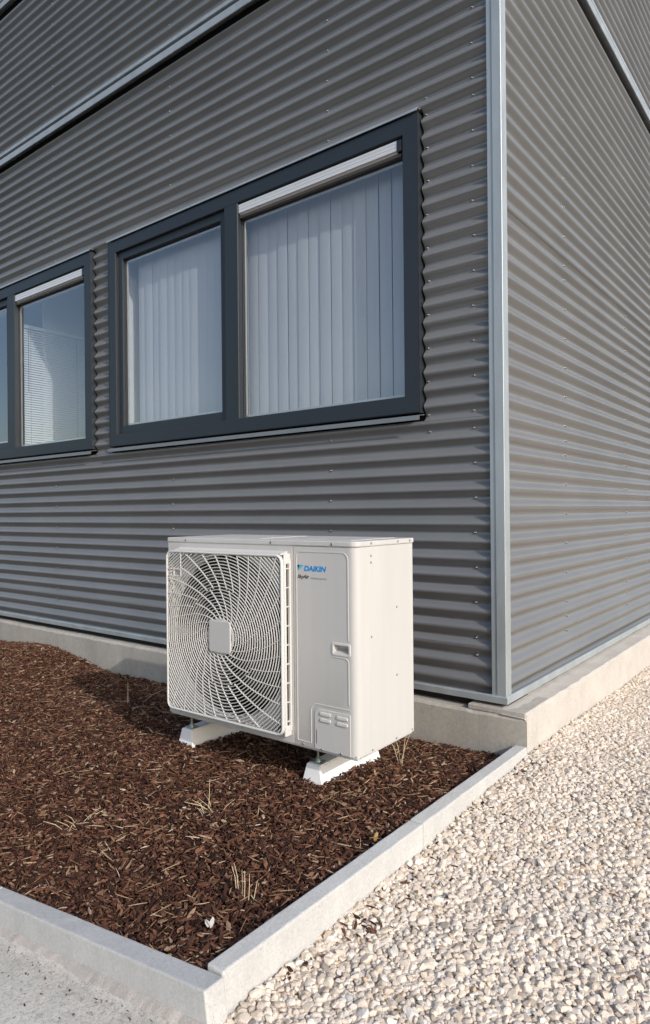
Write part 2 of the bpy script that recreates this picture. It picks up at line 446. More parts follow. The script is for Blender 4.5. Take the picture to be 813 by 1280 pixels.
# corner trim: folded angle with a raised outer bead
def corner_trim(z0, z1):
    t = 0.0012
    outer = [(-0.070, 0.0015), (-0.070, -0.0030), (-0.043, -0.0030), (-0.040, -0.0075), (0.0060, -0.0075), (0.0075, -0.0060), (0.0075, 0.030), (0.0035, 0.034), (0.0035, 0.066), (-0.001, 0.066)]
    inner = [(-0.001, 0.030), (-0.001, 0.0015)]
    return prism('corner_trim', outer+inner, 'z', z0, z1, 'galv', B)
corner_trim(0.256, T0+0.01); corner_trim(T1+0.02, U0+0.005); corner_trim(U1+0.01, TOP)
# base flashing: narrow folded strip on both walls
def strip(name, prof, wall, u0, u1, m='galv', mitre=True):
    """profile (d,z): d = distance out from the trim plane (positive outwards); mitred at the corner"""
    V = []; n = len(prof)
    for (d, z) in prof:
        e = d if mitre else 0
        V.append((u0, -d, z) if wall == 'L' else (d, -e, z))
    for (d, z) in prof:
        e = d if mitre else 0
        V.append((e, -d, z) if wall == 'L' else (d, u1, z))
    F = [tuple(range(n)), tuple(range(2*n-1, n-1, -1))] + [(i, i+n, (i+1) % n+n, (i+1) % n) for i in range(n)]
    o = mesh_obj(name, V, F, m, B)
    bm = bmesh.new(); bm.from_mesh(o.data); bmesh.ops.recalc_face_normals(bm, faces=bm.faces); bm.to_mesh(o.data); bm.free()
    return o
base_prof = [(-0.034, 0.248), (-0.034, 0.244), (0.0135, 0.2375), (0.016, 0.2405), (0.016, 0.269), (0.012, 0.2745), (0.0045, 0.2765), (0.0045, 0.262), (0.0, 0.258), (0.0, 0.252)]
for wl in 'LR': strip('base_flashing', base_prof, wl, -9.0, 9.0)
def band(z0):
    # shadow gap, projecting lip, groove and thin top lip
    for wl in 'LR':
        strip('shadow_gap_backing', [(-0.040, z0), (-0.038, z0), (-0.038, z0+0.17), (-0.040, z0+0.17)], wl, -9.0, 9.0, 'dark', True)
        strip('band_flashing', [(-0.036, z0+0.075), (0.026, z0+0.041), (0.030, z0+0.043), (0.030, z0+0.094), (0.026, z0+0.098), (-0.036, z0+0.103)], wl, -9.0, 9.0)
        strip('band_flashing', [(-0.036, z0+0.152), (0.010, z0+0.140), (0.013, z0+0.142), (0.013, z0+0.166), (0.009, z0+0.169), (-0.036, z0+0.172)], wl, -9.0, 9.0)
band(T0+0.002); band(U0+0.002)
# inner shell: lining behind the cladding with window openings, roof, back walls, floor
def lin(x0, x1, z0, z1): box('inner_wall', x0, x1, 0.10, 0.34, z0, z1, 'inner', B)
ZF = 0.25
FI = 0.05
lin(-9.0, -0.06, ZF, W1[2]+FI); lin(-9.0, -0.06, W1[3]-FI, TOP)
lin(W1[1]-FI, -0.06, W1[2]+FI+.001, W1[3]-FI-.001); lin(W2[1]-FI, W1[0]+FI, W1[2]+FI+.001, W1[3]-FI-.001); lin(-9.0, W2[0]+FI, W1[2]+FI+.001, W1[3]-FI-.001)
# sheathing sits just behind the sheets, stops at the window frames
def sheath(x0, x1, z0, z1): box('sheathing', x0, x1, 0.052, 0.099, z0, z1, 'dark', B)
sheath(-9.0, -0.05, 0.252, W1[2]-.002); sheath(-9.0, -0.05, W1[3]+.002, TOP-.01)
sheath(W1[1]+.002, -0.05, W1[2]-.001, W1[3]+.001); sheath(W2[1]+.002, W1[0]-.002, W1[2]-.001, W1[3]+.001); sheath(-9.0, W2[0]-.002, W1[2]-.001, W1[3]+.001)
box('sheathing', -0.33, -0.052, 0.345, 9.0, 0.252, TOP-.01, 'dark', B)
box('sheathing', -0.049, -0.048, 0.055, 0.345, 0.252, TOP-.01, 'dark', B)
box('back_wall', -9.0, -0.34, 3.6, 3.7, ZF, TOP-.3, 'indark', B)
box('ceiling', -9.0, -0.34, 0.345, 3.59, 3.62, 3.7, 'inner', B)
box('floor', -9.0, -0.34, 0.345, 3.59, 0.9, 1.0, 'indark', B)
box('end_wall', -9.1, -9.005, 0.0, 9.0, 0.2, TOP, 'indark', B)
box('roof', -9.15, 0.02, -0.02, 9.02, TOP+0.001, TOP+0.08, 'galv', B)
box('partition', -3.46, -3.40, 0.345, 3.59, 1.002, 3.618, 'inner', B)

# plinth with a rough arris
def plinth_left():
    xs = np.linspace(-9.0, 0.1262, 320)
    V = []; F = []
    for x in xs:
        n1 = mnoise.noise((x*2.3, 0, 0)); n2 = mnoise.noise((x*11, 5, 0)); n3 = mnoise.noise((x*40, 8, 0))
        ch = 0.016 + 0.007*n2 + 0.004*n3; zt = 0.196 + 0.004*n1 + 0.002*n2; yf = -0.050 + 0.002*n1
        V += [(x, yf, -0.35), (x, yf, zt-ch), (x, yf+ch*0.9, zt), (x, 0.30, zt+0.001)]
    for i in range(len(xs)-1):
        for k in range(3): F.append((4*i+k, 4*i+4+k, 4*i+5+k, 4*i+1+k))
    n = 4*(len(xs)-1); F.append((n, n+3, n+2, n+1)); F.append((0, 1, 2, 3))
    o = mesh_obj('plinth', V, F, 'plinth', B)
    return o
plinth_left()
def plinth_right():
    ys = np.concatenate([np.linspace(-0.0497, 0.4, 60), np.linspace(0.42, 9.0, 220)])
    V = []; F = []
    for i, y in enumerate(ys):
        n1 = mnoise.noise((y*2.1, 3, 0)); n2 = mnoise.noise((y*10, 7, 0)); n3 = mnoise.noise((y*38, 1, 0))
        ch = 0.012 + 0.006*n2 + 0.005*n3; zt = 0.193 if i == 0 else 0.218 + 0.005*n1 + 0.0015*n2
        zt = 0.195 if y < -0.040 else zt
        xf = 0.1280 + 0.0025*n1 + 0.0025*n3
        V += [(xf, y, -0.35), (xf, y, zt-ch), (xf-ch*1.0, y, zt), (0.05, y, zt+0.002+0.002*n2), (-0.008, y, zt+0.004)]
    for i in range(len(ys)-1):
        for k in range(4): F.append((5*i+k, 5*i+5+k, 5*i+6+k, 5*i+1+k))
    return mesh_obj('plinth', V, F, 'mortar', B)
plinth_right()
box('plinth_cap', -0.185, 0.116, -0.0425, 0.29, 0.1955, 0.2205, 'plinth', B, 0.003, 2)
box('sill_gap', -9.0, 0.0, 0.03, 0.29, 0.1985, 0.252, 'dark', B)
box('sill_gap', -0.29, -0.035, 0.291, 9.0, 0.1985, 0.252, 'dark', B)

# ------------------------------------------------------------------ windows
def frame_ring(acc, x0, x1, z0, z1, wd, y0, y1, ch=0.004):
    """four mitred members with a small chamfer on the front edges"""
    def loop(a, y): return [(x0+a, y, z0+a), (x1-a, y, z0+a), (x1-a, y, z1-a), (x0+a, y, z1-a)]
    rings = [loop(0, y1), loop(0, y0+ch), loop(ch, y0), loop(wd-ch, y0), loop(wd, y0+ch), loop(wd, y1)]
    for s in range(4):
        e = (s+1) % 4
        V = [r[s] for r in rings] + [r[e] for r in rings]
        F = [(k, k+1, k+7, k+6) for k in range(5)] + [(5, 0, 6, 11)] + [(0, 5, 4, 3, 2, 1), (6, 7, 8, 9, 10, 11)]
        acc.add(V, F)
def window(W, mull, vent_right=True):
    x0, x1, z0, z1 = W
    m0, m1 = mull
    a = Acc(); frame_ring(a, x0, x1, z0, z1, 0.095, -0.016, 0.075)
    a.add([(m0, 0.074, z0+.09), (m0, -0.0105, z0+.09), (m0+.004, -0.0145, z0+.09), (m1-.004, -0.0145, z0+.09), (m1, -0.0105, z0+.09), (m1, 0.074, z0+.09)] +
          [(m0, 0.074, z1-.09), (m0, -0.0105, z1-.09), (m0+.004, -0.0145, z1-.09), (m1-.004, -0.0145, z1-.09), (m1, -0.0105, z1-.09), (m1, 0.074, z1-.09)],
          [(k, k+1, k+7, k+6) for k in range(5)] + [(5, 0, 6, 11)])
    w_ = a.obj('window', 'frame', B)
    # fixed pane on the right with ventilator on top
    gx0, gx1 = m1, x1-0.095; gz0, gz1 = z0+0.095, z1-0.095
    def pane(px0, px1, pz0, pz1, y, nm='pane'):
        b = Acc(); frame_ring(b, px0-0.002, px1+0.002, pz0-0.002, pz1+0.002, 0.008, y-0.006, y+0.012, 0.002); gs = b.obj('gasket', 'gasket', w_)
        b = Acc(); frame_ring(b, px0+0.0075, px1-0.0075, pz0+0.0075, pz1-0.0075, 0.014, y+0.004, y+0.016, 0.002); b.obj('spacer_bar', 'spacer', w_)
        return mesh_obj(nm, [(px0+.004, y, pz0+.004), (px1-.004, y, pz0+.004), (px1-.004, y, pz1-.004), (px0+.004, y, pz1-.004)], [(0, 1, 2, 3)], 'glass', w_)
    VZ = 0.098
    pane(gx0+.001, gx1-.001, gz0+.001, gz1-VZ-.002, 0.032)
    vt = prism('ventilator', [(0.030, gz1-VZ+.002), (0.004, gz1-VZ+.028), (-0.006, gz1-VZ+.032), (-0.006, gz1-.012), (-0.002, gz1-.008), (0.030, gz1-.003)], 'x', gx0+.003, gx1-.042, 'alu', w_)
    box('end_cap', gx1-.0415, gx1-.010, -0.009, 0.030, gz1-VZ+.022, gz1-.010, 'frame', vt, 0.003)
    prism('ventilator_rail', [(0.034, gz1-VZ-.004), (0.002, gz1-VZ-.002), (0.000, gz1-VZ+.010), (0.010, gz1-VZ+.020), (0.034, gz1-VZ+.001)], 'x', gx0+.004, gx1-.016, 'bronze', vt)
    for k in (0.024, 0.042):
        box('ventilator_groove', gx0+.004, gx1-.043, -0.0066, -0.0055, gz1-VZ+.028+k, gz1-VZ+.0292+k, 'inkg', vt)
    # opening sash on the left
    sx0, sx1, sz0, sz1 = x0+0.096, m0-0.001, gz0+.001, gz1-.001
    b = Acc(); frame_ring(b, sx0, sx1, sz0, sz1, 0.060, 0.008, 0.062); sa = b.obj('sash', 'frame', w_)
    b = Acc(); frame_ring(b, sx0-.0005, sx1+.0005, sz0-.0005, sz1+.0005, 0.006, 0.0055, 0.02, 0.001); b.obj('seal', 'gasket', w_)
    pane(sx0+.060, sx1-.060, sz0+.060, sz1-.060, 0.034)
    # head flashing and sill flashing in folded silver strip, the sill's shading put into its colour
    prism('head_flashing', [(0.05, z1+0.030), (-0.021, z1+0.021), (-0.0275, z1+0.018), (-0.0275, z1+0.0045), (-0.0258, z1+0.0042), (-0.0255, z1+0.0165), (-0.020, z1+0.019), (0.05, z1+0.0275)], 'x', x0-0.012, x1+0.006, 'galv', w_)
    prism('sill_flashing', [(0.05, z0-0.006), (-0.026, z0-0.016), (-0.030, z0-0.018), (-0.030, z0-0.042), (-0.0283, z0-0.0425), (-0.0280, z0-0.0195), (-0.025, z0-0.0182), (0.05, z0-0.0085)], 'x', x0-0.008, x1+0.006, 'sillshade', w_)
    # closing strips at the jambs
    for (a0, a1) in ((x0-0.0035, x0-0.0005), (x1+0.0005, x1+0.0035)):
        box('jamb_strip', a0, a1, -0.0175, 0.051, z0-0.002, z1+0.0, 'frame', w_)
    return w_
win1 = window(W1, (-1.975, -1.845))
win1['label'] = 'wide window with vertical blinds behind both panes'
win2 = window(W2, (-4.935, -4.805))
win2['label'] = 'window with a venetian blind on the partition behind it'
# inner reveals are the sides of the wall openings; sunlit boards at the left jambs
for Wd in (W1, W2):
    box('inner_sill', Wd[0]+FI+.002, Wd[1]-FI-.002, 0.076, 0.40, Wd[2]+FI-.02, Wd[2]+FI+.012, 'inner', B)

# ------------------------------------------------------------------ blinds
def slat_mesh(wd, h):
    n = 7; V = []; F = []
    for j, z in enumerate((0, h)):
        for i in range(n):
            t = i/(n-1)-0.5
            V.append((t*wd, 0.003*(1-4*t*t)*-1, z))
    for i in range(n-1): F.append((i, i+1, n+i+1, n+i))
    me = bpy.data.meshes.new('slat'); me.from_pydata(V, [], F); me.update(); me.materials.append(M['slat'])
    me.polygons.foreach_set('use_smooth', [True]*len(me.polygons))
    return me
def vertical_blind(x0, x1, zb, zt, y, phi, label, skip=()):
    root = empty('vertical_blind', (0.5*(x0+x1), y, zb))
    tag(root, label, 'blind', 'vertical blinds behind the wide window')
    box('head_rail', x0-root.location.x, x1-root.location.x, -0.02, 0.02, zt-zb+.005, zt-zb+.045, 'alu', root)
    me = slat_mesh(0.0850, zt-zb)
    n = int(round((x1-x0)/0.0892))
    for k in range(n):
        if k in skip: continue
        o = bpy.data.objects.new('slat', me); C.objects.link(o); o.parent = root
        o.location = (x0+0.045+k*0.0892-root.location.x, 0.004*random.uniform(-1, 1), 0)
        o.rotation_euler = (0, 0, R(phi+random.uniform(-3.5, 3.5)-(6 if o.location.x+root.location.x > -0.8 else 0)))
    return root
vertical_blind(-1.98, -0.53, W1[2]+0.085, W1[3]-0.06, 0.135, 4, 'white vertical blind behind the wide fixed pane under the ventilator strip')
vertical_blind(-3.12, -2.01, W1[2]+0.085, W1[3]-0.06, 0.135, 4, 'white vertical blind behind the opening sash, stopping short of the jamb')
# partition with a venetian blind seen through the other window
box('partition', -4.95, -4.89, 0.345, 3.59, 1.002, 3.618, 'inner', B)
vb = empty('venetian_blind', (-4.85, 0.10, 1.83))
tag(vb, 'white venetian blind with fine slats seen through the window beside the wide one', 'blind')
A = Acc()
zz = 0.0
while zz < 1.15:
    t = R(48)
    dx, dz = 0.0125*math.cos(t), 0.0125*math.sin(t)
    A.add([(-dx, 0, zz+dz), (dx, 0, zz-dz), (dx, 1.7, zz-dz), (-dx, 1.7, zz+dz), (-dx, 0, zz+dz-.0008), (dx, 0, zz-dz-.0008), (dx, 1.7, zz-dz-.0008), (-dx, 1.7, zz+dz-.0008)],
          [(0, 1, 2, 3), (7, 6, 5, 4), (0, 4, 5, 1), (2, 6, 7, 3), (1, 5, 6, 2), (3, 7, 4, 0)])
    zz += 0.0225
stuff(A.obj('slats', 'venetian', vb))
box('head_rail', -0.015, 0.015, 0, 1.7, 1.165, 1.195, 'venetian', vb)
A = Acc()
for yy in (0.06, 0.55, 1.1, 1.6): A.tube([(0.014, yy, 0), (0.014, yy, 1.17)], [0.0012, 0.0012], 4)
A.tube([(0.03, 0.03, 1.15), (0.03, 0.03, 0.55)], [0.003, 0.003], 5)
A.obj('cords', 'inkg', vb)

# ------------------------------------------------------------------ heat pump unit
UX, UY, UZ, UR = -0.138, -1.083, 0.2378, 0.0125
UWD, UHT, UDP = 1.112, 0.855, 0.433
U = empty('heat_pump_unit', (UX, UY, UZ), UR)
tag(U, 'ivory outdoor heat pump unit with round fan grille standing in the bark bed', 'heat pump')
GX, GZ = -0.705, 0.421
# base pan
box('base_pan', -UWD+.004, -.006, 0.004, UDP-.004, 0.0, 0.022, 'ivory', U, 0.004, 2)
# front fan panel with its round opening
def fan_panel():
    x0, x1, z0, z1 = -UWD, -0.3225, 0.010, 0.8335
    angs = sorted(set([2*PI*k/120 for k in range(120)] + [math.atan2(z-GZ, x-GX) % (2*PI) for x in (x0, x1) for z in (z0, z1)]))
    V = []; F = []; rr = 0.360
    for a in angs:
        c, s = math.cos(a), math.sin(a)
        t = min(((x1-GX)/c if c > 1e-9 else (x0-GX)/c if c < -1e-9 else 1e9), ((z1-GZ)/s if s > 1e-9 else (z0-GZ)/s if s < -1e-9 else 1e9))
        ox, oz = GX+c*t, GZ+s*t
        V += [(ox, 0.0215, oz), (ox, 0.0, oz), (GX+c*(rr+.012), 0.0, GZ+s*(rr+.012)), (GX+c*rr, 0.012, GZ+s*rr)]
    n = len(angs)
    for i in range(n):
        j = (i+1) % n
        for k in range(3): F.append((4*i+k, 4*i+k+1, 4*j+k+1, 4*j+k))
    SV = [(GX+math.cos(2*PI*k/96)*rr, y, GZ+math.sin(2*PI*k/96)*rr) for y in (0.012, 0.11) for k in range(96)]
    mesh_obj('fan_shroud', SV, [(k, (k+1) % 96, 96+(k+1) % 96, 96+k) for k in range(96)], 'shroud', U, True)
    o = mesh_obj('fan_panel', V, F, 'ivory', U)
    bm = bmesh.new(); bm.from_mesh(o.data); bmesh.ops.recalc_face_normals(bm, faces=bm.faces); bm.to_mesh(o.data); bm.free()
fan_panel()
box('left_panel', -UWD+.001, -UWD+.014, 0.022, UDP, 0.010, 0.8335, 'ivory', U)
box('rear_grille', -UWD+.015, -0.01, UDP-.03, UDP-.002, 0.012, 0.833, 'coil', U)
box('divider', -0.338, -0.326, 0.023, UDP-.031, 0.023, 0.832, 'coil', U)
box('drip_tray', -UWD+.015, -0.339, 0.11, UDP-.031, 0.023, 0.03, 'shroud', U)
# fan behind the grille
fan = empty('fan', (GX, 0.09, GZ)); fan.parent = U
A = Acc()
A.add(*((lambda n: ([(0.062*math.cos(2*PI*k/n), -0.03, 0.062*math.sin(2*PI*k/n)) for k in range(n)]+[(0.07*math.cos(2*PI*k/n), 0.09, 0.07*math.sin(2*PI*k/n)) for k in range(n)],
      [tuple(range(n))]+[(k, (k+1) % n, n+(k+1) % n, n+k) for k in range(n)]))(32)))
A.obj('fan_hub', 'fan', fan)
for b_ in range(3):
    a0 = b_*2*PI/3+0.5; V = []; F = []
    nr, na = 8, 12
    for i in range(nr):
        r_ = 0.06+0.28*i/(nr-1); span = 0.55+1.0*(i/(nr-1))**0.8
        for j in range(na):
            t = j/(na-1); a = a0+0.55*(i/(nr-1))+span*(t-0.5)
            V.append((r_*math.cos(a), 0.085-0.10*t+0.02*math.sin(PI*t), r_*math.sin(a)))
    for i in range(nr-1):
        for j in range(na-1): F.append((i*na+j, i*na+j+1, (i+1)*na+j+1, (i+1)*na+j))
    bl = mesh_obj('fan_blade', V, F, 'fan', fan, True)
    md = bl.modifiers.new('thickness', 'SOLIDIFY'); md.thickness = 0.004

# grille
HW, HH = 0.367, 0.377
GR = empty('fan_grille', (GX, 0, GZ)); GR.parent = U
YF, YB = -0.050, -0.0462
def inside(x, z):
    w_, h_ = HW-.011, HH-.011; r_ = 0.03
    ax, az = abs(x), abs(z)
    if ax > w_ or az > h_: return False
    if ax > w_-r_ and az > h_-r_: return (ax-w_+r_)**2+(az-h_+r_)**2 < r_*r_
    if x < -w_+0.093 and z > h_-0.108: return False
    return True
def runs(pts):
    cur = []; out = []
    for p in pts:
        if inside(*p): cur.append(p)
        else:
            if len(cur) > 1: out.append(cur)
            cur = []
    if len(cur) > 1: out.append(cur)
    return out
A = Acc()
r_ = 0.082; k = 0
while r_ < 0.53:
    n = int(2*PI*r_/0.012)
    pts = [(r_*math.cos(2*PI*i/n+0.3), r_*math.sin(2*PI*i/n+0.3)) for i in range(n+1)]
    for q in runs(pts): A.ribbon(q, 0.0042, YF+0.0003, YB)
    r_ += 0.0141
stuff(A.obj('grille_rings', 'ivory2', GR))
A = Acc()
def spoke(t0, ra, rb):
    n = 26; pts = []
    for i in range(n+1):
        rr = ra+(rb-ra)*i/n
        t = t0+0.62*math.log(rr/0.07) - 0.28*max(0, rr-0.2)
        pts.append((rr*math.cos(t), rr*math.sin(t)))
    for q in runs(pts): A.ribbon(q, 0.0032, YF, YB+0.003)
for k in range(22):
    spoke(2*PI*k/22+0.05, 0.068, 0.2155)
for k in range(32):
    spoke(2*PI*(k+0.5)/32, 0.2155, 0.54)
stuff(A.obj('grille_spokes', 'ivory2', GR))
# rim: rounded frame with side walls, slotted on the right
def rim():
    n = 6
    def lp(a, y): return [(x, y, z) for x, z in rrect(-HW+a, HW-a, -HH+a, HH-a, max(0.012, 0.036-a), n)]
    rings = [lp(0.002, YF+0.016), lp(0.0, YF+0.006), lp(0.003, YF-0.002), lp(0.007, YF-0.003), lp(0.0115, YF), lp(0.0125, YB+.004), lp(0.006, YB+.004), lp(0.006, YF+0.016)]
    V = [p for r__ in rings for p in r__]; m = len(rings[0]); F = []
    for q in range(len(rings)):
        q2 = (q+1) % len(rings)
        for i in range(m):
            j = (i+1) % m; F.append((q*m+i, q*m+j, q2*m+j, q2*m+i))
    a = Acc(); a.add(V, F)
    a.obj('grille_rim', 'ivory2', GR, True)
rim()
for (xx0, xx1, zz0, zz1) in ((-HW+.002, -HW+.0055, -HH+.03, HH-.03), (-HW+.03, HW-.03, HH-.0055, HH-.002), (-HW+.03, HW-.03, -HH+.002, -HH+.0055)):
    box('grille_side', xx0, xx1, YF+.012, -0.001, zz0, zz1, 'ivory2', GR)
# flared top edge that leans back to the panel
prism('grille_hood', [(YF+.006, HH-.004), (YF+.004, HH+.001), (-0.001, HH+.012), (-0.001, HH-.003)], 'x', -HW+.05, HW-.012, 'ivory2', GR)
SX = HW+0.008
box('grille_side', HW-.006, SX, -0.012, -0.001, -HH+.02, HH-.02, 'ivory2', GR, 0.002)
for k in range(9):
    zc = -HH+0.06+k*(2*HH-0.12)/8
    box('side_rung', HW-.0055, HW+.003, -0.0269, -0.0121, zc-.0022, zc+.0022, 'ivory2', GR)
box('grille_side', HW-.0058, HW+.002, YF+.010, -0.027, -HH+.03, HH-.03, 'ivory2', GR)
box('slot_shade', HW-.0130, HW-.0122, YF+.006, -0.001, -HH+.03, HH-.03, 'fan', GR)  # added black strip standing in for the shade seen through the slots
for zc in (-HH+.02, HH-.02):
    box('grille_corner', HW-.0056, HW+.0045, YF+.010, -0.0012, zc-.022, zc+.022, 'ivory2', GR, 0.003)
prism('badge', rrect(-0.067, 0.067, -0.071, 0.071, 0.014), 'y', YF-0.006, YB, 'badge', GR, 0.003, 2)
A = Acc(); A.ribbon([(0.075*math.cos(2*PI*i/40), 0.075*math.sin(2*PI*i/40)) for i in range(40)], 0.008, YF, YB, True); A.obj('hub_ring', 'ivory2', GR)
# corner clips with screws
for (sx, sz) in ((-1, 1), (1, 1), (-1, -1), (1, -1)):
    cx, cz = sx*(HW-.028), sz*(HH-.032)
    box('clip', cx-.009, cx+.009, YF+.004, YF+.012, cz-.016, cz+.016, 'shroud', GR, 0.002)
# louvred cover in the top left corner of the grille
x0c, z1c = -HW+.011, HH-.011
A = Acc()
for i in range(-6, 9):
    pts = []
    for j in range(24):
        t = j/23; x = x0c+0.092*t; z = z1c-0.075+0.018*i*0.8+0.06*t
        if z1c-0.078 < z < z1c: pts.append((x, z))
    if len(pts) > 1: A.ribbon(pts, 0.006, YF+.001, YB)
A.ribbon([(x0c, z1c-0.078), (x0c+0.094, z1c-0.078)], 0.006, YF, YB); A.ribbon([(x0c+0.093, z1c), (x0c+0.093, z1c-0.11)], 0.006, YF, YB)
A.ribbon([(x0c, z1c-0.110), (x0c+0.094, z1c-0.110)], 0.005, YF, YB); A.ribbon([(x0c+.046, z1c-0.080), (x0c+0.046, z1c-0.109)], 0.004, YF, YB)
A.obj('corner_louvre', 'ivory2', GR)

# service panel wrapping round the front right corner
RC = 0.034
HX0, HX1, HZ0, HZ1 = -0.112, -0.042, 0.413, 0.443
def service_panel():
    path = [(-0.3195, 0.021), (-0.3195, 0.0015), (-0.318, 0.0)]
    for x in (HX0, HX1): path.append((x, 0.0))
    for k in range(9):
        t = -PI/2+PI/2*k/8; path.append((-RC+RC*math.cos(t), RC+RC*math.sin(t)))
    path += [(0.0, 0.088), (-0.004, 0.090)]
    zs = [0.0085, 0.012, HZ0, HZ1, 0.830, 0.8325]
    V = [(x - (0.003 if z in (zs[0], zs[-1]) and x > -.02 else 0), y + (0.003 if z in (zs[0], zs[-1]) and y < .02 and x > -.31 else 0), z) for z in zs for x, y in path]; n = len(path); F = []
    for j in range(len(zs)-1):
        for i in range(n-1):
            if j == 2 and path[i] == (HX0, 0.0): continue
            F.append((j*n+i, j*n+i+1, (j+1)*n+i+1, (j+1)*n+i))
    # pocket of the hand grip
    b = len(V)
    V += [(HX0, 0, HZ0), (HX1, 0, HZ0), (HX1, 0, HZ1), (HX0, 0, HZ1), (HX0+.003, 0.030, HZ0+.012), (HX1-.003, 0.030, HZ0+.012), (HX1-.003, 0.030, HZ1), (HX0+.003, 0.030, HZ1)]
    F += [(b, b+1, b+5, b+4), (b+1, b+2, b+6, b+5), (b+2, b+3, b+7, b+6), (b+3, b, b+4, b+7), (b+4, b+5, b+6, b+7)]
    o = mesh_obj('service_panel', V, F, 'ivory', U, True)
    md = o.modifiers.new('split', 'EDGE_SPLIT'); md.split_angle = R(28)
    return o
sp = service_panel()
A = Acc(); A.ribbon(rrect(HX0-.006, HX1+.006, HZ0-.006, HZ1+.006, 0.006, 4), 0.010, -0.003, 0.001, True); A.obj('grip_surround', 'ivory2', sp)
# pressed outlines on the service panel
A = Acc()
def arc(cx, cz, r, a0, a1, n=8): return [(cx+r*math.cos(R(a0+(a1-a0)*k/n)), cz+r*math.sin(R(a0+(a1-a0)*k/n))) for k in range(n+1)]
xl, xr = -0.303, -0.042
path = arc(xl+.022, 0.788, .022, 180, 90) + arc(xr-.03, 0.780, .03, 90, 0) + [(xr, 0.466)]
A.ribbon([(xl, 0.03), (xl, 0.5)] + path, 0.006, -0.0018, 0.001)
A.ribbon([(xl, 0.03), (-0.232, 0.030)] + arc(-0.198, 0.160, .034, 180, 90) + [(-0.036, 0.194)], 0.006, -0.0018, 0.001)
A.ribbon([(HX0-.012, 0.395)] + arc(xr-.02, 0.375, .02, 90, 0) + [(xr, 0.214)], 0.006, -0.0018, 0.001)
A.obj('pressed_outline', 'ivory', sp)
kn = prism('knockout_cover', [(-0.212, 0.012), (-0.034, 0.012), (-0.034, 0.178)] + arc(-0.186, 0.152, .026, 90, 180), 'y', -0.0035, 0.0005, 'ivory', sp, 0.002, 2)
for (x, z) in ((-0.155, 0.160), (-0.072, 0.158), (-0.155, 0.135), (-0.072, 0.134)):
    prism('louvre', rrect(x-.028, x+.028, z-.0075, z+.0075, 0.0072, 5), 'y', -0.0085, -0.003, 'ivory2', kn, 0.003, 2)
box('slit', -0.203, -0.2005, -0.0040, -0.0030, 0.035, 0.092, 'dark', kn)
# right side panel behind the seam, lid
box('side_panel', -0.012, -0.0012, 0.0905, UDP, 0.0085, 0.833, 'ivory', U, 0.0015)
ln = rrect(-UWD-.004, 0.004, -0.004, UDP+.004, (0.006, 0.036, 0.006, 0.006), 8)
lid = prism('lid', ln, 'z', 0.8332, 0.855, 'ivory', U, 0.004, 2, False, True)
box('lid_pressing', -UWD+.06, -0.55, 0.05, UDP-.05, 0.8545, 0.8575, 'ivory', lid, 0.002)
box('lid_pressing', -0.50, -0.06, 0.05, UDP-.05, 0.8545, 0.8575, 'ivory', lid, 0.002)
# casing screws
A = Acc()
for (x, z) in ((-0.98, 0.844), (-0.44, 0.844), (-0.115, 0.843)): A.dome((x, -0.004, z), (0, -1, 0), 0.0055, 0.0035)
for (x, z) in ((-1.03, 0.025), (-0.62, 0.025), (-0.275, 0.018), (-0.175, 0.016), (-0.08, 0.018)): A.dome((x, -0.0035 if x > -.2 else 0, z), (0, -1, 0), 0.005, 0.003)
for (y, z) in ((0.097, 0.845), (0.30, 0.845), (0.40, 0.845)): A.dome((0.004, y, z), (1, 0, 0), 0.005, 0.0035)
for (y, z) in ((0.102, 0.795), (0.102, 0.768), (0.296, 0.569), (0.102, 0.471), (0.292, 0.283), (0.102, 0.020), (0.285, 0.018), (0.417, 0.02)): A.dome((-0.0012, y, z), (1, 0, 0), 0.005, 0.003)
stuff(A.obj('casing_screws', 'screw', U, True))

# lettering on the service panel
def lettering(txt, x, z, h, width, m, parent, shear=0.25, bold=0.0):
    cu = bpy.data.curves.new('lettering', 'FONT'); cu.body = txt; cu.size = 1.0; cu.shear = shear; cu.offset = bold; cu.extrude = 0.0
    to = bpy.data.objects.new('lettering', cu); C.objects.link(to)
    bpy.context.view_layer.update()
    me = bpy.data.meshes.new_from_object(to.evaluated_get(bpy.context.evaluated_depsgraph_get()))
    bpy.data.objects.remove(to, do_unlink=True); bpy.data.curves.remove(cu)
    xs = [v.co.x for v in me.vertices]; ys = [v.co.y for v in me.vertices]
    ax, bx_, ay, by = min(xs), max(xs), min(ys), max(ys)
    for v in me.vertices:
        v.co = Vector((x+(v.co.x-ax)/(bx_-ax)*width, -0.0006, z+(v.co.y-ay)/(by-ay)*h))
    me.materials.append(M[m]); me.name = 'lettering'
    o = bpy.data.objects.new('lettering', me); C.objects.link(o); o.parent = parent
    return o
lettering('DAIKIN', -0.263, 0.730, 0.0225, 0.116, 'blue', sp, 0.22, 0.045)['label'] = 'blue maker name'
mesh_obj('emblem', [(-0.297, -0.0006, 0.755), (-0.284, -0.0006, 0.755), (-0.294, -0.0006, 0.734)], [(0, 1, 2)], 'ink', sp)
mesh_obj('emblem', [(-0.282, -0.0006, 0.755), (-0.263, -0.0006, 0.755), (-0.294, -0.0006, 0.7285)], [(0, 1, 2)], 'cyan', sp)
lettering('SkyAir', -0.297, 0.695, 0.020, 0.062, 'ink', sp, 0.28, 0.03)
lettering('Advance-series', -0.228, 0.6985, 0.0095, 0.081, 'inkg', sp, 0.2, 0.01)

